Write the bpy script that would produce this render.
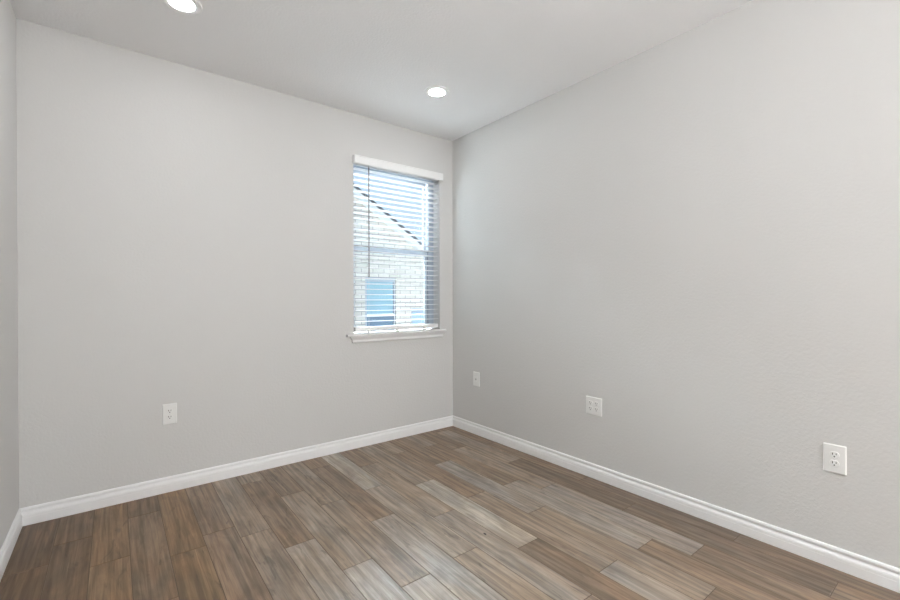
import bpy, bmesh, math, random
from mathutils import Vector, Matrix

for o in list(bpy.data.objects):
    bpy.data.objects.remove(o, do_unlink=True)
C = bpy.context.scene.collection
S = bpy.context.scene
PI = math.pi
random.seed(7)

# ------------------------------------------------------------------ camera
W, H, L = 2.986, 2.74, 6.40          # room width (x -W..0), height, depth (y -L..0)
cam_d = bpy.data.cameras.new('camera')
cam_d.sensor_width = 36.0
cam_d.lens = 431.17 / 900 * 36.0
cam_d.clip_start = 0.02
cam = bpy.data.objects.new('camera', cam_d)
C.objects.link(cam)
yaw, pitch, roll = 0.66180, -0.00386, -0.00237
F = Vector((math.sin(yaw) * math.cos(pitch), math.cos(yaw) * math.cos(pitch), math.sin(pitch)))
R0 = Vector((math.cos(yaw), -math.sin(yaw), 0))
U0 = R0.cross(F)
Rv = R0 * math.cos(roll) + U0 * math.sin(roll)
Uv = -R0 * math.sin(roll) + U0 * math.cos(roll)
M4 = Matrix((Rv, Uv, -F)).transposed().to_4x4()
M4.translation = Vector((-2.5762, -3.2653, 1.2258))
cam.matrix_world = M4
S.camera = cam

# ------------------------------------------------------------------ world, sun, exposure
SKY_STRENGTH = 1.3
SUN_STRENGTH = 350
CAN_STRENGTH = 60
FILL_PENDANT_STRENGTH = 108
FILL_DOME_STRENGTH = 35
S.view_settings.view_transform = 'Standard'
S.view_settings.look = 'None'
S.view_settings.gamma = 1.0
S.view_settings.use_curve_mapping = False
S.view_settings.exposure = 0.10

world = bpy.data.worlds.new('sky')
S.world = world
world.use_nodes = True
wn = world.node_tree.nodes
wl = world.node_tree.links
bg = wn['Background']
tc = wn.new('ShaderNodeTexCoord')
sep = wn.new('ShaderNodeSeparateXYZ')
ramp = wn.new('ShaderNodeValToRGB')
wl.new(tc.outputs['Generated'], sep.inputs[0])
wl.new(sep.outputs['Z'], ramp.inputs[0])
ramp.color_ramp.elements[0].position = 0.0
ramp.color_ramp.elements[0].color = (0.60, 0.66, 0.72, 1)
ramp.color_ramp.elements[1].position = 0.9
ramp.color_ramp.elements[1].color = (0.30, 0.46, 0.74, 1)
wl.new(ramp.outputs[0], bg.inputs['Color'])
bg.inputs['Strength'].default_value = SKY_STRENGTH

# hazy sun low behind thin cloud, up the side yard to the left: a wide soft source
sun_d = bpy.data.lights.new('sun', 'SUN')
sun_d.energy = SUN_STRENGTH
sun_d.angle = math.radians(78.0)
sun_d.color = (0.90, 0.955, 1.0)
sun = bpy.data.objects.new('sun', sun_d)
C.objects.link(sun)
sun.rotation_euler = Vector((-0.28, -0.60, -0.66)).to_track_quat('-Z', 'Y').to_euler()


# ------------------------------------------------------------------ helpers
def srgb(r, g, b):
    f = lambda c: (c / 255 / 12.92) if c / 255 <= 0.04045 else ((c / 255 + 0.055) / 1.055) ** 2.4
    return (f(r), f(g), f(b), 1)


def link(o, parent=None):
    C.objects.link(o)
    if parent is not None:
        o.parent = parent
    return o


def empty(name, loc=(0, 0, 0), rotz=0.0):
    o = bpy.data.objects.new(name, None)
    o.empty_display_size = 0.05
    o.location = loc
    o.rotation_euler = (0, 0, rotz)
    return link(o)


def obj(name, bm, mat, parent=None, smooth=False, bevel=0.0, seg=2):
    bmesh.ops.recalc_face_normals(bm, faces=bm.faces[:])
    me = bpy.data.meshes.new(name)
    bm.to_mesh(me)
    bm.free()
    for m in (mat if isinstance(mat, (list, tuple)) else [mat]):
        me.materials.append(m)
    if smooth:
        for p in me.polygons:
            p.use_smooth = True
    o = bpy.data.objects.new(name, me)
    link(o, parent)
    if bevel:
        b = o.modifiers.new('bevel', 'BEVEL')
        b.width = bevel
        b.segments = seg
        b.limit_method = 'ANGLE'
        b.angle_limit = math.radians(40)
    return o


def tag(o, label=None, cat=None, group=None, kind=None):
    if label: o['label'] = label
    if cat: o['category'] = cat
    if group: o['group'] = group
    if kind: o['kind'] = kind
    return o


def box(bm, x0, x1, y0, y1, z0, z1):
    v = [bm.verts.new((x, y, z)) for x in (x0, x1) for y in (y0, y1) for z in (z0, z1)]
    for f in ((0, 1, 3, 2), (4, 6, 7, 5), (0, 4, 5, 1), (2, 3, 7, 6), (0, 2, 6, 4), (1, 5, 7, 3)):
        bm.faces.new([v[i] for i in f])
    return v


def prism(bm, pts, axis, a0, a1):
    """extrude a closed 2-D outline along an axis ('x','y','z')"""
    def P(p, a):
        return {'x': (a, p[0], p[1]), 'y': (p[0], a, p[1]), 'z': (p[0], p[1], a)}[axis]
    A = [bm.verts.new(P(p, a0)) for p in pts]
    B = [bm.verts.new(P(p, a1)) for p in pts]
    n = len(pts)
    for i in range(n):
        bm.faces.new((A[i], A[(i + 1) % n], B[(i + 1) % n], B[i]))
    bm.faces.new(A)
    bm.faces.new(B[::-1])


def tube(bm, p0, p1, r, n=12):
    p0, p1 = Vector(p0), Vector(p1)
    d = (p1 - p0).normalized()
    a = d.orthogonal().normalized()
    b = d.cross(a)
    rings = []
    for p in (p0, p1):
        rings.append([bm.verts.new(p + (a * math.cos(t) + b * math.sin(t)) * r)
                      for t in [2 * PI * i / n for i in range(n)]])
    for i in range(n):
        bm.faces.new((rings[0][i], rings[0][(i + 1) % n], rings[1][(i + 1) % n], rings[1][i]))
    bm.faces.new(rings[0][::-1])
    bm.faces.new(rings[1])


def lathe(bm, prof, n=48, close=False):
    """revolve (r, z) points about z"""
    rings = []
    for r, z in prof:
        if r < 1e-6:
            rings.append([bm.verts.new((0, 0, z))])
        else:
            rings.append([bm.verts.new((r * math.cos(2 * PI * i / n), r * math.sin(2 * PI * i / n), z)) for i in range(n)])
    pairs = list(zip(rings, rings[1:])) + ([(rings[-1], rings[0])] if close else [])
    for A, B in pairs:
        for i in range(n):
            j = (i + 1) % n
            if len(A) == 1 and len(B) == 1: continue
            if len(A) == 1: bm.faces.new((A[0], B[j], B[i]))
            elif len(B) == 1: bm.faces.new((A[i], A[j], B[0]))
            else: bm.faces.new((A[i], A[j], B[j], B[i]))


def ring(bm, x0, x1, z0, z1, wl_, wr, wb, wt, y0, y1):
    """rectangular frame in the x-z plane with mitred members"""
    o = [(x0, z0), (x1, z0), (x1, z1), (x0, z1)]
    i = [(x0 + wl_, z0 + wb), (x1 - wr, z0 + wb), (x1 - wr, z1 - wt), (x0 + wl_, z1 - wt)]
    V = [[[bm.verts.new((p[0], y, p[1])) for p in q] for y in (y0, y1)] for q in (o, i)]
    for k in range(4):
        m = (k + 1) % 4
        for y in (0, 1):
            bm.faces.new((V[0][y][k], V[0][y][m], V[1][y][m], V[1][y][k]))
        for q in (0, 1):
            bm.faces.new((V[q][0][k], V[q][0][m], V[q][1][m], V[q][1][k]))


# ------------------------------------------------------------------ materials
def new_mat(name):
    m = bpy.data.materials.new(name)
    m.use_nodes = True
    return m, m.node_tree.nodes, m.node_tree.links, m.node_tree.nodes['Principled BSDF']


def painted(name, col, rough=0.6, spec=0.4, bump=0.0, scale=200.0, detail=2.0, mott=0.02, dist=0.001):
    m, n, l, b = new_mat(name)
    b.inputs['Roughness'].default_value = rough
    b.inputs['Specular IOR Level'].default_value = spec
    t = n.new('ShaderNodeTexCoord')
    nz = n.new('ShaderNodeTexNoise')
    nz.inputs['Scale'].default_value = 3.0
    nz.inputs['Detail'].default_value = 3.0
    l.new(t.outputs['Object'], nz.inputs['Vector'])
    mr = n.new('ShaderNodeMapRange')
    mr.inputs['To Min'].default_value = 1 - mott
    mr.inputs['To Max'].default_value = 1 + mott
    l.new(nz.outputs['Fac'], mr.inputs['Value'])
    mx = n.new('ShaderNodeVectorMath')
    mx.operation = 'SCALE'
    mx.inputs[0].default_value = col[:3]
    l.new(mr.outputs[0], mx.inputs['Scale'])
    l.new(mx.outputs[0], b.inputs['Base Color'])
    if bump:
        n2 = n.new('ShaderNodeTexNoise')
        n2.inputs['Scale'].default_value = scale
        n2.inputs['Detail'].default_value = detail
        n2.inputs['Roughness'].default_value = 0.55
        l.new(t.outputs['Object'], n2.inputs['Vector'])
        bp = n.new('ShaderNodeBump')
        bp.inputs['Strength'].default_value = bump
        bp.inputs['Distance'].default_value = dist
        l.new(n2.outputs['Fac'], bp.inputs['Height'])
        l.new(bp.outputs[0], b.inputs['Normal'])
    return m


M_wall = painted('wall_paint', (0.665, 0.659, 0.645), 0.55, 0.3, bump=0.42, scale=70, detail=3, mott=0.008, dist=0.004)
M_ceil = painted('ceiling_paint', (0.92, 0.92, 0.925), 0.8, 0.2, bump=0.5, scale=80, detail=3, mott=0.008, dist=0.004)
M_trim = painted('trim_paint', (0.90, 0.90, 0.895), 0.35, 0.5, mott=0.01)
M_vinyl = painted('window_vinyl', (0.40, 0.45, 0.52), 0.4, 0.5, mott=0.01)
M_blind = painted('blind_white', (0.90, 0.90, 0.89), 0.4, 0.4, mott=0.01)
M_plate = painted('outlet_plastic', (0.84, 0.84, 0.82), 0.3, 0.5, mott=0.01)
M_dark = painted('dark_slot', (0.03, 0.028, 0.026), 0.6, 0.3, mott=0.1)
M_gasket = painted('window_gasket', (0.09, 0.10, 0.11), 0.6, 0.3, mott=0.1)
M_wand = painted('wand_plastic', (0.12, 0.095, 0.08), 0.4, 0.4, mott=0.1)
M_cord = painted('cord', (0.62, 0.60, 0.55), 0.8, 0.1, mott=0.05)
M_screw = painted('screw_paint', (0.72, 0.72, 0.70), 0.3, 0.5, mott=0.02)
M_grout = painted('grout', srgb(104, 93, 82), 0.9, 0.1, bump=0.4, scale=400, mott=0.1)


def glass_mat(name, tint):
    m, n, l, b = new_mat(name)
    n.remove(b)
    tr = n.new('ShaderNodeBsdfTransparent')
    tr.inputs[0].default_value = tint
    gl = n.new('ShaderNodeBsdfGlossy')
    gl.inputs['Roughness'].default_value = 0.02
    fr = n.new('ShaderNodeFresnel')
    fr.inputs[0].default_value = 1.45
    mx = n.new('ShaderNodeMixShader')
    l.new(fr.outputs[0], mx.inputs[0])
    l.new(tr.outputs[0], mx.inputs[1])
    l.new(gl.outputs[0], mx.inputs[2])
    l.new(mx.outputs[0], n['Material Output'].inputs['Surface'])
    return m


M_glass = glass_mat('clear_glass', (0.90, 0.95, 0.97, 1))


def lens_mat(name, strength):
    m, n, l, b = new_mat(name)
    n.remove(b)
    e = n.new('ShaderNodeEmission')
    e.inputs['Color'].default_value = (0.975, 0.985, 1.0, 1)
    e.inputs['Strength'].default_value = strength
    l.new(e.outputs[0], n['Material Output'].inputs['Surface'])
    return m


M_lens = lens_mat('lit_lens', CAN_STRENGTH)
M_fill_globe = lens_mat('fill_globe_glow', FILL_PENDANT_STRENGTH)
M_fill_dome = lens_mat('fill_dome_glow', FILL_DOME_STRENGTH)


def wood_tile():
    """wood-look porcelain: plank tone from a per-plank colour, grain from plank-local coordinates"""
    m, n, l, b = new_mat('wood_look_tile')
    uv = n.new('ShaderNodeUVMap')
    uv.uv_map = 'plank'
    at = n.new('ShaderNodeAttribute')
    at.attribute_name = 'tone'

    def mapped(sx, sy):
        mp = n.new('ShaderNodeMapping')
        mp.inputs['Scale'].default_value = (sx, sy, 1)
        l.new(uv.outputs[0], mp.inputs[0])
        return mp

    def noise(sx, sy, det, rgh, dis):
        mp = mapped(sx, sy)
        nz = n.new('ShaderNodeTexNoise')
        nz.inputs['Scale'].default_value = 1
        nz.inputs['Detail'].default_value = det
        nz.inputs['Roughness'].default_value = rgh
        nz.inputs['Distortion'].default_value = dis
        l.new(mp.outputs[0], nz.inputs['Vector'])
        return nz.outputs['Fac']

    def rng(fac, a, bb, lo, hi):
        r = n.new('ShaderNodeMapRange')
        r.interpolation_type = 'SMOOTHSTEP'
        r.inputs['From Min'].default_value = a
        r.inputs['From Max'].default_value = bb
        r.inputs['To Min'].default_value = lo
        r.inputs['To Max'].default_value = hi
        l.new(fac, r.inputs['Value'])
        return r.outputs[0]

    def mul(a, bb):
        k = n.new('ShaderNodeMath')
        k.operation = 'MULTIPLY'
        l.new(a, k.inputs[0])
        l.new(bb, k.inputs[1])
        return k.outputs[0]

    streak = noise(1.7, 46, 5, 0.6, 0.45)
    fine = noise(7, 230, 3, 0.6, 0.3)
    cloud = noise(3.2, 9, 4, 0.55, 1.4)
    warm = noise(2.0, 7, 3, 0.5, 1.0)
    patch = noise(3.6, 18, 4, 0.6, 1.6)
    sap = noise(1.3, 15, 3, 0.5, 1.2)
    v = mul(rng(streak, 0.33, 0.67, 0.70, 1.20), rng(fine, 0.3, 0.7, 0.90, 1.08))
    v = mul(v, rng(cloud, 0.3, 0.7, 0.82, 1.16))
    v = mul(v, rng(patch, 0.58, 0.72, 1.0, 0.62))
    v = mul(v, rng(sap, 0.60, 0.68, 1.0, 1.22))
    sc = n.new('ShaderNodeVectorMath')
    sc.operation = 'SCALE'
    l.new(at.outputs['Color'], sc.inputs[0])
    l.new(v, sc.inputs['Scale'])
    # warm / grey drift along a board
    tint = n.new('ShaderNodeMix')
    tint.data_type = 'RGBA'
    tint.blend_type = 'MIX'
    l.new(rng(warm, 0.35, 0.68, 0, 1), tint.inputs[0])
    tint.inputs[6].default_value = (1.05, 0.99, 0.92, 1)
    tint.inputs[7].default_value = (0.97, 1.0, 1.03, 1)
    fin = n.new('ShaderNodeVectorMath')
    fin.operation = 'MULTIPLY'
    l.new(sc.outputs[0], fin.inputs[0])
    l.new(tint.outputs[2], fin.inputs[1])
    # knots
    mp = mapped(2.6, 9)
    vo = n.new('ShaderNodeTexVoronoi')
    vo.inputs['Scale'].default_value = 1
    vo.inputs['Randomness'].default_value = 1
    l.new(mp.outputs[0], vo.inputs['Vector'])
    kn = rng(vo.outputs['Distance'], 0.03, 0.11, 0.62, 0.0)
    kmix = n.new('ShaderNodeMix')
    kmix.data_type = 'RGBA'
    l.new(kn, kmix.inputs[0])
    l.new(fin.outputs[0], kmix.inputs[6])
    kmix.inputs[7].default_value = srgb(92, 76, 62)
    l.new(kmix.outputs[2], b.inputs['Base Color'])
    l.new(rng(streak, 0.3, 0.7, 0.50, 0.40), b.inputs['Roughness'])
    b.inputs['Specular IOR Level'].default_value = 0.5
    bp = n.new('ShaderNodeBump')
    bp.inputs['Strength'].default_value = 0.25
    bp.inputs['Distance'].default_value = 0.001
    l.new(streak, bp.inputs['Height'])
    l.new(bp.outputs[0], b.inputs['Normal'])
    return m


M_tile = wood_tile()


def brick_mat(name, c1, c2, mortar):
    m, n, l, b = new_mat(name)
    t = n.new('ShaderNodeTexCoord')
    mp = n.new('ShaderNodeMapping')
    mp.inputs['Rotation'].default_value = (PI / 2, 0, 0)
    l.new(t.outputs['Object'], mp.inputs[0])
    br = n.new('ShaderNodeTexBrick')
    br.inputs['Color1'].default_value = c1
    br.inputs['Color2'].default_value = c2
    br.inputs['Mortar'].default_value = mortar
    br.inputs['Scale'].default_value = 1
    br.inputs['Mortar Size'].default_value = 0.007
    br.inputs['Brick Width'].default_value = 0.22
    br.inputs['Row Height'].default_value = 0.075
    l.new(mp.outputs[0], br.inputs['Vector'])
    nz = n.new('ShaderNodeTexNoise')
    nz.inputs['Scale'].default_value = 9
    nz.inputs['Detail'].default_value = 5
    l.new(t.outputs['Object'], nz.inputs['Vector'])
    r = n.new('ShaderNodeMapRange')
    r.inputs['From Min'].default_value = 0.62
    r.inputs['From Max'].default_value = 0.72
    r.inputs['To Max'].default_value = 0.55
    l.new(nz.outputs['Fac'], r.inputs['Value'])
    mx = n.new('ShaderNodeMix')
    mx.data_type = 'RGBA'
    l.new(r.outputs[0], mx.inputs[0])
    l.new(br.outputs['Color'], mx.inputs[6])
    mx.inputs[7].default_value = srgb(176, 164, 152)
    l.new(mx.outputs[2], b.inputs['Base Color'])
    b.inputs['Roughness'].default_value = 0.85
    bp = n.new('ShaderNodeBump')
    bp.inputs['Strength'].default_value = 0.4
    bp.inputs['Distance'].default_value = 0.006
    bp.invert = True
    l.new(br.outputs['Fac'], bp.inputs['Height'])
    l.new(bp.outputs[0], b.inputs['Normal'])
    return m


M_brick = brick_mat('white_brick', (0.84, 0.76, 0.67, 1), (0.70, 0.63, 0.55, 1), (0.38, 0.35, 0.32, 1))
M_siding = painted('gable_siding', (0.60, 0.60, 0.60), 0.7, 0.2, bump=0.3, scale=60, mott=0.05)
M_white = painted('outdoor_white_trim', (0.86, 0.86, 0.84), 0.6, 0.3, mott=0.02)
M_shingle = painted('roof_shingle', (0.11, 0.12, 0.135), 0.9, 0.1, bump=0.8, scale=40, mott=0.2)
M_teal = painted('teal_glass', (0.33, 0.50, 0.57), 0.12, 0.5, mott=0.10)
M_screen = painted('screened_glass', (0.15, 0.21, 0.28), 0.3, 0.5, mott=0.10)
M_bluepane = painted('pale_blue_glass', (0.42, 0.53, 0.68), 0.15, 0.5, mott=0.06)
M_ofr = painted('outdoor_window_frame', (0.42, 0.45, 0.50), 0.5, 0.4, mott=0.03)
M_ground = painted('low_bounce_ground', (0.030, 0.028, 0.026), 0.95, 0.1, bump=0.8, scale=30, mott=0.25)  # unseen ground, kept near black so little sunlight bounces onto the house
M_outer = painted('low_bounce_outer_wall', (0.030, 0.031, 0.033), 0.9, 0.1, bump=0.5, scale=20, mott=0.2)  # unseen outer wall face, darkened to cut daylight reflected at the brick

# ------------------------------------------------------------------ setting: shell
OX0, OX1, OZ0, OZ1 = -1.030, -0.155, 0.935, 2.385      # window opening
T = 0.15

bm = bmesh.new()
box(bm, -W - T, OX0, 0, T, -0.1, H + T)
box(bm, OX1, T, 0, T, -0.1, H + T)
box(bm, OX0, OX1, 0, T, -0.1, OZ0)
box(bm, OX0, OX1, 0, T, OZ1, H + T)
for f in bm.faces:
    f.normal_update()
    if all(abs(v.co.y - T) < 1e-6 for v in f.verts): f.material_index = 1
tag(obj('wall_far', bm, [M_wall, M_outer]), kind='structure')
bm = bmesh.new(); box(bm, 0, T, -L - T, 0, -0.1, H + T)
tag(obj('wall_right', bm, M_wall), kind='structure')
bm = bmesh.new(); box(bm, -W - T, -W, -L - T, 0, -0.1, H + T)
tag(obj('wall_left', bm, M_wall), kind='structure')
bm = bmesh.new(); box(bm, -W, 0, -L - T, -L, -0.1, H + T)
tag(obj('wall_near', bm, M_wall), kind='structure')
bm = bmesh.new(); box(bm, -W, 0, -L, 0, H, H + T)
tag(obj('ceiling', bm, M_ceil), kind='structure')

# floor: bevelled wood-look planks, 0.15 x 0.915 m, on a grout bed; columns run along y
TONES = dict(
    dark=srgb(110, 88, 66), umber=srgb(119, 96, 72), gold=srgb(134, 108, 79), brown=srgb(138, 118, 99),
    mid=srgb(152, 136, 120), taupe=srgb(157, 144, 131), grey=srgb(158, 147, 136), light=srgb(166, 156, 146),
    cream=srgb(168, 153, 136), pale=srgb(175, 164, 151), tan=srgb(131, 109, 86), bark=srgb(120, 103, 87))
PL = 0.915
# column index -> (one joint position y, tones from the far wall towards the viewer)
COLS = {  # plank tones also carry the room light: darker on the left, greyer mid-floor
    -1: (-0.60, ['brown', 'brown', 'bark', 'bark', 'brown']),
    0: (-1.000, ['brown', 'mid', 'bark', 'bark', 'brown']),
    1: (-0.525, ['brown', 'mid', 'grey', 'brown', 'mid']),
    2: (-0.340, ['mid', 'brown', 'grey', 'brown', 'mid']),
    3: (-0.690, ['brown', 'grey', 'mid', 'brown', 'mid']),
    4: (-0.325, ['mid', 'brown', 'mid', 'grey', 'mid']),
    5: (-0.890, ['mid', 'pale', 'brown', 'mid', 'mid']),
    6: (-0.390, ['brown', 'mid', 'taupe', 'mid', 'brown']),
    7: (-0.757, ['pale', 'taupe', 'mid', 'brown', 'mid']),
    8: (-0.215, ['brown', 'brown', 'light', 'taupe', 'mid']),
    9: (-0.782, ['mid', 'mid', 'light', 'mid', 'mid']),
    10: (-0.520, ['brown', 'mid', 'light', 'grey', 'mid']),
    11: (-0.185, ['mid', 'brown', 'taupe', 'mid', 'mid']),
    12: (-0.860, ['mid', 'mid', 'taupe', 'mid', 'brown']),
    13: (-0.720, ['brown', 'brown', 'mid', 'brown', 'mid']),
    14: (-0.830, ['gold', 'gold', 'tan', 'brown', 'mid']),
    15: (-0.262, ['umber', 'tan', 'tan', 'brown', 'brown']),
    16: (-0.700, ['gold', 'gold', 'brown', 'mid', 'brown']),
    17: (-0.370, ['umber', 'umber', 'dark', 'brown', 'mid']),
    18: (-0.550, ['dark', 'dark', 'umber', 'brown', 'mid']),
    19: (-0.300, ['dark', 'dark', 'dark', 'dark', 'dark']),
}
bm = bmesh.new()
uvl = bm.loops.layers.uv.new('plank')
tone_l = bm.loops.layers.float_color.new('tone')
rnd = random.Random(11)


def plank(x0, x1, y0, y1, tone):
    g, h = 0.0011, 0.0014                                # half grout gap, bevel
    ou, ov = rnd.uniform(0, 60), rnd.uniform(0, 60)
    k = rnd.uniform(0.80, 0.89)
    col = (tone[0] * k, tone[1] * k, tone[2] * k, 1)
    x0 += g; x1 -= g; y0 += g; y1 -= g
    lo = [bm.verts.new(p + (-0.0016,)) for p in ((x0, y0), (x1, y0), (x1, y1), (x0, y1))]
    hi = [bm.verts.new(p + (0.0,)) for p in ((x0 + h, y0 + h), (x1 - h, y0 + h), (x1 - h, y1 - h), (x0 + h, y1 - h))]
    fs = [bm.faces.new(hi)] + [bm.faces.new((lo[i], lo[(i + 1) % 4], hi[(i + 1) % 4], hi[i])) for i in range(4)]
    for f in fs:
        for lp in f.loops:
            lp[uvl].uv = (lp.vert.co.y + ou, lp.vert.co.x + ov)
            lp[tone_l] = col


for c, (j0, tones) in COLS.items():
    xr = min(0.0, -0.12 - 0.15 * c)
    xl = max(-W, -0.27 - 0.15 * c)
    if xr - xl < 0.006: continue
    j = j0
    while j + PL < 0: j += PL
    ys = [0.0]
    while j > -L:
        ys.append(j); j -= PL
    ys.append(-L)
    for i in range(len(ys) - 1):
        if ys[i] - ys[i + 1] > 0.01:
            plank(xl, xr, ys[i + 1], ys[i], TONES[tones[min(i, len(tones) - 1)]])
nf = len(bm.faces)
box(bm, -W, 0, -L, 0, -0.1, -0.0012)
for i, f in enumerate(bm.faces):
    if i >= nf: f.material_index = 1
nf2 = len(bm.faces)
for cx, cy, r in ((-1.060, -1.610, 0.008),):              # one small black knot
    bm.faces.new([bm.verts.new((cx + r * 0.7 * math.cos(t), cy + r * 1.3 * math.sin(t), 0.0003)) for t in [2 * PI * i / 10 for i in range(10)]])
for i, f in enumerate(bm.faces):
    if i >= nf2: f.material_index = 2
tag(obj('floor', bm, [M_tile, M_grout, M_dark]), kind='structure')

# baseboards: one moulded profile (distance from wall, height), mitred into the corners
BB = [(0, 0), (0.0150, 0), (0.0150, 0.0420), (0.0138, 0.0440), (0.0146, 0.0462), (0.0142, 0.0560), (0.0122, 0.0625),
      (0.0070, 0.0680), (0.0030, 0.0710), (0.0018, 0.0765), (0.0100, 0.0795), (0.0108, 0.0860), (0.0086, 0.0925), (0.0050, 0.0957), (0, 0.0957)]


def baseboard(name, p0, p1, nrm):
    p0, p1, nrm = Vector(p0), Vector(p1), Vector(nrm)
    d = (p1 - p0).normalized()
    b = bmesh.new()
    A = [b.verts.new((p0 + d * o + nrm * o) + Vector((0, 0, z + 0.0005))) for o, z in BB]
    B = [b.verts.new((p1 - d * o + nrm * o) + Vector((0, 0, z + 0.0005))) for o, z in BB]
    for i in range(len(BB)):
        k = (i + 1) % len(BB)
        b.faces.new((A[i], A[k], B[k], B[i]))
    b.faces.new(A); b.faces.new(B[::-1])
    return tag(obj(name, b, M_trim), kind='structure')


baseboard('baseboard_far', (-W, 0, 0), (0, 0, 0), (0, -1, 0))
baseboard('baseboard_right', (0, 0, 0), (0, -L, 0), (-1, 0, 0))
baseboard('baseboard_left', (-W, -L, 0), (-W, 0, 0), (1, 0, 0))
baseboard('baseboard_near', (0, -L, 0), (-W, -L, 0), (0, 1, 0))

# window: vinyl single-hung with sill
win = tag(empty('window_1', ((OX0 + OX1) / 2, 0, OZ0)), kind='structure')
wx, wz = win.location.x, win.location.z


def wobj(name, b, mat, parent=win, **k):
    o = obj(name, b, mat, parent, **k)
    return o


def rel(b):                                             # world coordinates -> window-local
    bmesh.ops.translate(b, verts=b.verts[:], vec=(-wx, 0, -wz))
    return b


FX0, FX1, FZ0, FZ1 = OX0, OX1, OZ0 + 0.012, OZ1
bm = bmesh.new()
ring(bm, FX0, FX1, FZ0, FZ1, 0.030, 0.064, 0.008, 0.050, 0.098, 0.148)
ring(bm, FX0 + 0.008, FX1 - 0.040, FZ0 + 0.002, FZ1 - 0.030, 0.016, 0.024, 0.004, 0.02, 0.090, 0.098)
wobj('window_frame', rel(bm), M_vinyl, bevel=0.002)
SX0, SX1 = FX0 + 0.036, FX1 - 0.070
bm = bmesh.new()
ring(bm, SX0, SX1, 1.640, FZ1 - 0.055, 0.018, 0.030, 0.040, 0.035, 0.122, 0.142)
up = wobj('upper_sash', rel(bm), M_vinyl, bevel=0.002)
bm = bmesh.new(); box(bm, SX0 + 0.016, SX1 - 0.028, 0.130, 0.134, 1.675, FZ1 - 0.088)
wobj('pane', rel(bm), M_glass, up)
bm = bmesh.new()
ring(bm, SX0, SX1, FZ0 + 0.010, 1.684, 0.018, 0.030, 0.026, 0.064, 0.099, 0.120)
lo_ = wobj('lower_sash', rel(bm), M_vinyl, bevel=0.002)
bm = bmesh.new(); box(bm, SX0 + 0.016, SX1 - 0.028, 0.108, 0.112, FZ0 + 0.034, 1.622)
wobj('pane', rel(bm), M_glass, lo_)
bm = bmesh.new()
for x in (SX0 - 0.0058, SX1 + 0.0002):
    box(bm, x, x + 0.0056, 0.100, 0.118, FZ0 + 0.012, 1.682)
wobj('gasket', rel(bm), M_gasket, lo_)
# sill: stool with ears, moulded apron with returned ends
bm = bmesh.new()
box(bm, OX0, OX1, 0.0, 0.097, OZ0 - 0.006, OZ0 + 0.0005)
prism(bm, [(0.0, OZ0 - 0.020), (-0.034, OZ0 - 0.020), (-0.041, OZ0 - 0.016), (-0.043, OZ0 - 0.010), (-0.041, OZ0 - 0.004), (-0.034, OZ0), (0.0, OZ0)], 'x', -1.100, -0.110)
sill = wobj('window_sill', rel(bm), M_trim)
AP = [(0.036, -0.020), (0.034, -0.026), (0.026, -0.034), (0.019, -0.044), (0.0165, -0.052), (0.0185, -0.056), (0.0175, -0.066), (0.0120, -0.073), (0.0, -0.074)]
bm = bmesh.new()
xa, xb = -1.030, -0.148                                 # apron body at the wall plane; returns lean out with the profile
V = []
for o, z in AP:
    V.append([bm.verts.new(p) for p in ((xa - o * 1.15, 0, OZ0 + z), (xa - o * 1.15, -o, OZ0 + z), (xb + o * 1.0, -o, OZ0 + z), (xb + o * 1.0, 0, OZ0 + z))])
for i in range(len(AP) - 1):
    for k in range(3):
        try: bm.faces.new((V[i][k], V[i][k + 1], V[i + 1][k + 1], V[i + 1][k]))
        except ValueError: pass
bm.faces.new(V[0])
bmesh.ops.remove_doubles(bm, verts=bm.verts[:], dist=1e-5)
wobj('apron', rel(bm), M_trim, sill)

# ------------------------------------------------------------------ outdoors
bm = bmesh.new(); box(bm, -14, 16, T, 26, -0.45, -0.35)
tag(obj('ground', bm, M_ground), kind='structure')

HY = 3.5                                                # face of the neighbouring house
hs = tag(empty('neighbor_house', (1.1, HY, -0.35)), 'white brick house with gabled roof outside beyond the window blind', 'house')
hx, hz = 1.1, -0.35


def hobj(name, b, mat, parent=hs, **k):
    bmesh.ops.translate(b, verts=b.verts[:], vec=(-hx, -HY, -hz))
    return obj(name, b, mat, parent, **k)


EAVE = 2.00
SL = 0.642
RX, RZ = 2.13, 2.095                                     # lower tip of the rake
AX = -0.9
AZ = RZ + SL * (RX - AX)
HW = [(0.838, 1.455, 0.22, 1.597), (1.78, 2.40, 0.22, 1.05)]
bm = bmesh.new()                                        # brick wall with two window openings
x0, x1, z0, z1 = 2 * AX - RX + 0.1, 2.5, -0.35, EAVE
xs = [x0, HW[0][0], HW[0][1], HW[1][0], HW[1][1], x1]
box(bm, xs[0], xs[1], HY, HY + 0.2, z0, z1)
box(bm, xs[2], xs[3], HY, HY + 0.2, z0, z1)
box(bm, xs[4], xs[5], HY, HY + 0.2, z0, z1)
for a in HW:
    box(bm, a[0], a[1], HY, HY + 0.2, z0, a[2])
    box(bm, a[0], a[1], HY, HY + 0.2, a[3], z1)
hobj('brick_wall', bm, M_brick)
bm = bmesh.new()
prism(bm, [(2 * AX - RX, EAVE), (RX - 0.05, EAVE), (AX, AZ - 0.06)], 'y', HY, HY + 0.2)
hobj('gable', bm, M_brick)
tk = 0.105
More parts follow.
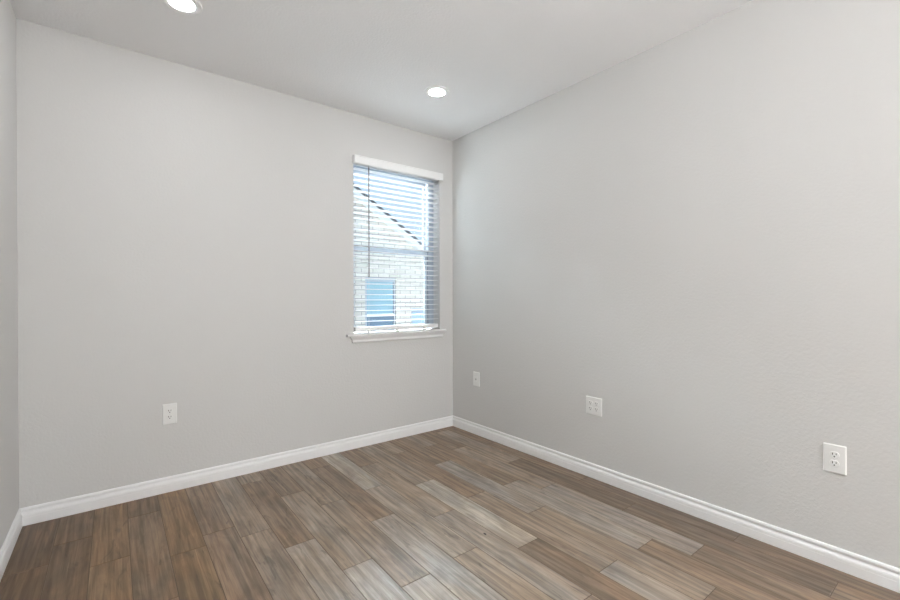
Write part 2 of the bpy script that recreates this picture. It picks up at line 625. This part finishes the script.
for s in (1, -1):
    bm = bmesh.new()
    q = [(AX, AZ), (AX + s * (RX - AX), RZ), (AX + s * (RX - AX), RZ - tk), (AX, AZ - tk)]
    prism(bm, q, 'y', HY - 0.10, HY + 0.03)
    hobj('rake_board', bm, M_white)
    bm = bmesh.new()
    up_ = 0.045
    q = [(AX, AZ + 0.002), (AX + s * (RX - AX + 0.03), RZ - 0.019 + 0.002), (AX + s * (RX - AX + 0.03), RZ - 0.019 + up_), (AX, AZ + up_)]
    prism(bm, q, 'y', HY - 0.13, HY + 7)
    hobj('roof', bm, M_shingle)
bm = bmesh.new(); box(bm, 2 * AX - RX + 0.4, RX - 0.4, HY + 0.2, HY + 7, -0.35, EAVE)
hobj('house_body', bm, M_siding)


def house_window(a, top_mat, bot_mat, split):
    x0, x1, z0, z1 = a
    b = bmesh.new()
    ring(b, x0, x1, z0, z1, 0.05, 0.03, 0.04, 0.075, HY + 0.03, HY + 0.09)
    f = hobj('window', b, M_ofr)
    b = bmesh.new(); box(b, x0 + 0.04, x1 - 0.02, HY + 0.065, HY + 0.075, split, z1 - 0.07)
    hobj('pane', b, top_mat, f)
    b = bmesh.new(); box(b, x0 + 0.04, x1 - 0.02, HY + 0.068, HY + 0.078, z0 + 0.03, split)
    hobj('pane', b, bot_mat, f)
    b = bmesh.new(); box(b, x0 + 0.04, x1 - 0.02, HY + 0.035, HY + 0.064, split - 0.008, split + 0.04)
    hobj('meeting_rail', b, M_white, f)


house_window(HW[0], M_teal, M_screen, 0.915)
house_window(HW[1], M_bluepane, M_bluepane, 0.45)

# ------------------------------------------------------------------ window blind
bl = tag(empty('window_blind', ((OX0 + OX1) / 2, 0.035, OZ0)), 'white two-inch slatted blind hanging half open in the window', 'blind')
bx, by, bz = bl.location


def bobj(name, b, mat, parent=bl, **k):
    bmesh.ops.translate(b, verts=b.verts[:], vec=(-bx, -by, -bz))
    return obj(name, b, mat, parent, **k)


VX0, VX1 = -1.041, -0.146
bm = bmesh.new()
prof = [(-0.046, 2.325), (-0.0485, 2.332), (-0.0485, 2.380), (-0.045, 2.387), (-0.0475, 2.391), (-0.036, 2.393), (-0.036, 2.325)]
prism(bm, prof, 'x', VX0, VX1)
for x in (VX0, VX1 - 0.010):
    box(bm, x, x + 0.010, -0.0365, -0.0005, 2.325, 2.392)
bobj('valance', bm, M_blind, bevel=0.001)
BX0, BX1 = OX0 + 0.018, OX1 - 0.010
bm = bmesh.new(); box(bm, BX0, BX1, 0.008, 0.062, 2.335, 2.383)
bobj('headrail', bm, M_blind, bevel=0.002)
bm = bmesh.new()
tilt = math.radians(4.5)
NS, Z0, DZ = 29, 1.032, 0.0453
yc, hw, th = 0.035, 0.025, 0.0026
for i in range(NS):
    zc = Z0 + DZ * i
    if zc > 2.325: break
    out = []
    for s, off in ((1, th / 2), (-1, -th / 2)):
        row = []
        for k in range(5):
            u = -hw + 2 * hw * k / 4
            cr = 0.0018 * (1 - (u / hw) ** 2)
            # room-side edge (negative y) a little higher
            row.append((yc + u * math.cos(tilt) + (cr + off) * math.sin(tilt), zc - u * math.sin(tilt) + (cr + off) * math.cos(tilt)))
        out += row if s == 1 else row[::-1]
    prism(bm, out, 'x', BX0, BX1)
bobj('slats', bm, M_blind)
bm = bmesh.new()
box(bm, BX0, BX1, 0.010, 0.060, 0.9555, 0.988)
rail = bobj('bottom_rail', bm, M_blind, bevel=0.003)
LX = (-0.889, -0.612, -0.324)
for x in LX:
    bm = bmesh.new()
    for y in (0.0075, 0.0625):
        tube(bm, (x, y, 0.972), (x, y, 2.336), 0.0010, 6)
    bobj('ladder_cord', bm, M_cord)
    bm = bmesh.new()
    box(bm, x - 0.012, x + 0.012, -0.004, 0.0135, 0.9365, 0.962)
    bobj('hold_down_clip', bm, M_screw, rail, bevel=0.003)
bm = bmesh.new()
tube(bm, (-0.897, -0.012, 1.425), (-0.897, -0.012, 2.318), 0.0045, 6)
tube(bm, (-0.897, -0.012, 1.405), (-0.897, -0.012, 1.425), 0.0055, 8)
wand = bobj('tilt_wand', bm, M_wand)
tag(wand, 'dark tilt wand')
bm = bmesh.new()
tube(bm, (-0.897, -0.012, 2.314), (-0.897, -0.012, 2.334), 0.0020, 6)
tube(bm, (-0.897, -0.012, 2.334), (-0.897, 0.010, 2.345), 0.0020, 6)
bobj('wand_hook', bm, M_cord, wand)

# ------------------------------------------------------------------ wall plates (built facing local -y, then turned)
def rrect(w, h, r, n=5):
    p = []
    for cx, cz, a0 in ((w / 2 - r, h / 2 - r, 0), (-w / 2 + r, h / 2 - r, PI / 2), (-w / 2 + r, -h / 2 + r, PI), (w / 2 - r, -h / 2 + r, 1.5 * PI)):
        for i in range(n):
            a = a0 + PI / 2 * i / (n - 1)
            p.append((cx + r * math.cos(a), cz + r * math.sin(a)))
    return p


def loft(bm, loops):
    R = [[bm.verts.new((x, y, z)) for x, z in pts] for pts, y in loops]
    n = len(R[0])
    for A, B in zip(R, R[1:]):
        for i in range(n):
            bm.faces.new((A[i], A[(i + 1) % n], B[(i + 1) % n], B[i]))
    bm.faces.new(R[0][::-1]); bm.faces.new(R[-1])


def cover(root, w, h):
    bm = bmesh.new()
    loft(bm, [(rrect(w, h, 0.004), -0.0002), (rrect(w, h, 0.004), -0.0022), (rrect(w - 0.007, h - 0.007, 0.003), -0.0062), (rrect(w - 0.012, h - 0.012, 0.003), -0.0068)])
    return obj('cover_plate', bm, M_plate, root)


def duplex(root, dx):
    for z in (0.0195, -0.0195):
        bm = bmesh.new()
        pts = []
        r, hh = 0.0172, 0.0142
        for i in range(32):                            # round face cut flat at top and bottom
            a = 2 * PI * i / 32
            pts.append((dx + r * math.cos(a), z + max(-hh, min(hh, r * math.sin(a)))))
        inner = [(dx + (x - dx) * 0.94, z + (q - z) * 0.94) for x, q in pts]
        loft(bm, [(pts, -0.0060), (pts, -0.0082), (inner, -0.0088)])
        f = obj('receptacle', bm, M_plate, root)
        bm = bmesh.new()
        box(bm, dx - 0.0078, dx - 0.0048, -0.0091, -0.0086, z - 0.0010, z + 0.0085)
        box(bm, dx + 0.0050, dx + 0.0076, -0.0091, -0.0086, z + 0.0000, z + 0.0080)
        loft(bm, [([(dx + 0.0028 * math.cos(t), z - 0.0075 + 0.0030 * math.sin(t)) for t in [2 * PI * i / 12 for i in range(12)]], y) for y in (-0.0086, -0.0091)])
        obj('slot', bm, M_dark, f)
    bm = bmesh.new()
    loft(bm, [([(dx + 0.0032 * math.cos(t), 0.0032 * math.sin(t)) for t in [2 * PI * i / 14 for i in range(14)]], y) for y in (-0.0066, -0.0078)])
    obj('screw', bm, M_screw, root)


FACE_R = -PI / 2      # turn local -y to world -x (plates on the right wall)
OZ = 0.494
t = tag(empty('wall_outlet', (-2.300, 0, OZ)), 'white duplex outlet on the far wall left of the window', 'outlet', 'wall outlets')
cover(t, 0.080, 0.130); duplex(t, 0)
t = tag(empty('wall_outlet', (0, -2.796, OZ), FACE_R), 'white duplex outlet on the right wall nearest the viewer', 'outlet', 'wall outlets')
cover(t, 0.081, 0.130); duplex(t, 0)
t = tag(empty('wall_outlet', (0, -1.552, OZ - 0.004), FACE_R), 'white square double outlet with four receptacles mid right wall', 'outlet', 'wall outlets')
cover(t, 0.123, 0.122); duplex(t, -0.023); duplex(t, 0.023)
t = tag(empty('wall_jack', (0, -0.346, OZ + 0.003), FACE_R), 'slim white wall plate with rectangular insert nearest the room corner', 'wall plate')
cover(t, 0.086, 0.128)
bm = bmesh.new()
loft(bm, [(rrect(0.0345, 0.0685, 0.002), -0.0064), (rrect(0.0345, 0.0685, 0.002), -0.0070)])
obj('insert_gap', bm, painted('plate_shadow_gap', (0.45, 0.45, 0.44), 0.5, 0.3), t)
bm = bmesh.new()
loft(bm, [(rrect(0.0325, 0.0665, 0.002), -0.0066), (rrect(0.0325, 0.0665, 0.002), -0.0084), (rrect(0.0305, 0.0645, 0.002), -0.0090)])
ins = obj('insert', bm, M_plate, t)
bm = bmesh.new()
box(bm, -0.006, 0.006, -0.0094, -0.0088, -0.007, 0.006)
obj('jack', bm, painted('jack_grey', (0.35, 0.35, 0.34), 0.5, 0.3), ins)

# ------------------------------------------------------------------ recessed ceiling lights
def can_light(x, y, label):
    t = tag(empty('recessed_light', (x, y, H)), label, 'ceiling light', 'recessed ceiling lights')
    b = bmesh.new()
    lathe(b, [(0.0915, -0.0003), (0.0915, -0.0050), (0.0895, -0.0080), (0.0860, -0.0088), (0.0600, -0.0076), (0.0590, -0.0068), (0.0590, -0.0003)], 64, close=True)
    obj('trim_ring', b, M_trim, t, smooth=True)
    b = bmesh.new()
    lathe(b, [(0.0588, -0.0008), (0.0588, -0.0066), (0.040, -0.0069), (0.020, -0.0071), (0.0, -0.0072)], 64)
    obj('lens', b, M_lens, t, smooth=True)
    return t


can_light(-0.705, -0.712, 'round white lit recessed ceiling light nearest the window corner')
can_light(-2.297, -0.684, 'round white lit recessed ceiling light above the left side, cut by the top edge')
can_light(-0.705, -5.690, 'round white lit recessed ceiling light behind the viewer, on the right')
can_light(-2.285, -5.690, 'round white lit recessed ceiling light behind the viewer, on the left')

# added fill light: invented globe pendant behind the viewer, brightens the room
PX, PY, PZ, PR = -0.70, -5.50, 1.90, 0.20
t = tag(empty('added_fill_pendant', (PX, PY, H)), 'added fill light, unseen round globe pendant behind the viewer', 'fill light')
bm = bmesh.new()
lathe(bm, [(0.0, -0.0003), (0.065, -0.0003), (0.065, -0.010), (0.050, -0.024), (0.008, -0.028), (0.0, -0.028)], 40)
obj('canopy', bm, M_trim, t, smooth=True)
bm = bmesh.new()
tube(bm, (0, 0, -0.027), (0, 0, PZ + PR + 0.012 - H), 0.004, 10)
obj('cord', bm, M_wand, t)
bm = bmesh.new()
z = PZ - H
lathe(bm, [(0.0, z + PR + 0.02), (0.045, z + PR + 0.02), (0.055, z + PR - 0.012), (0.0, z + PR - 0.012)], 40)
obj('cap', bm, M_trim, t, smooth=True)
bm = bmesh.new()
lathe(bm, [(PR * math.sin(a), z + PR * math.cos(a)) for a in [PI * (0.02 + 0.98 * i / 28) for i in range(28)]] + [(0.0, z - PR)], 48)
obj('globe', bm, M_fill_globe, t, smooth=True)

# second added fill light: unseen semi-flush globe above the frame
t = tag(empty('added_fill_dome', (-1.80, -2.5, H)), 'added fill light, unseen small round globe above the viewer', 'ceiling lamp')
bm = bmesh.new()
lathe(bm, [(0.0, -0.0003), (0.085, -0.0003), (0.085, -0.012), (0.070, -0.026), (0.016, -0.034), (0.014, -0.075), (0.060, -0.085), (0.066, -0.104), (0.0, -0.104)], 40)
obj('canopy', bm, M_trim, t, smooth=True)
bm = bmesh.new()
lathe(bm, [(0.0, -0.1045)] + [(0.135 * math.sin(a), -0.225 + 0.118 * math.cos(a)) for a in [math.radians(24 + 156 * i / 18) for i in range(18)]] + [(0.0, -0.343)], 40)
obj('globe', bm, M_fill_dome, t, smooth=True)
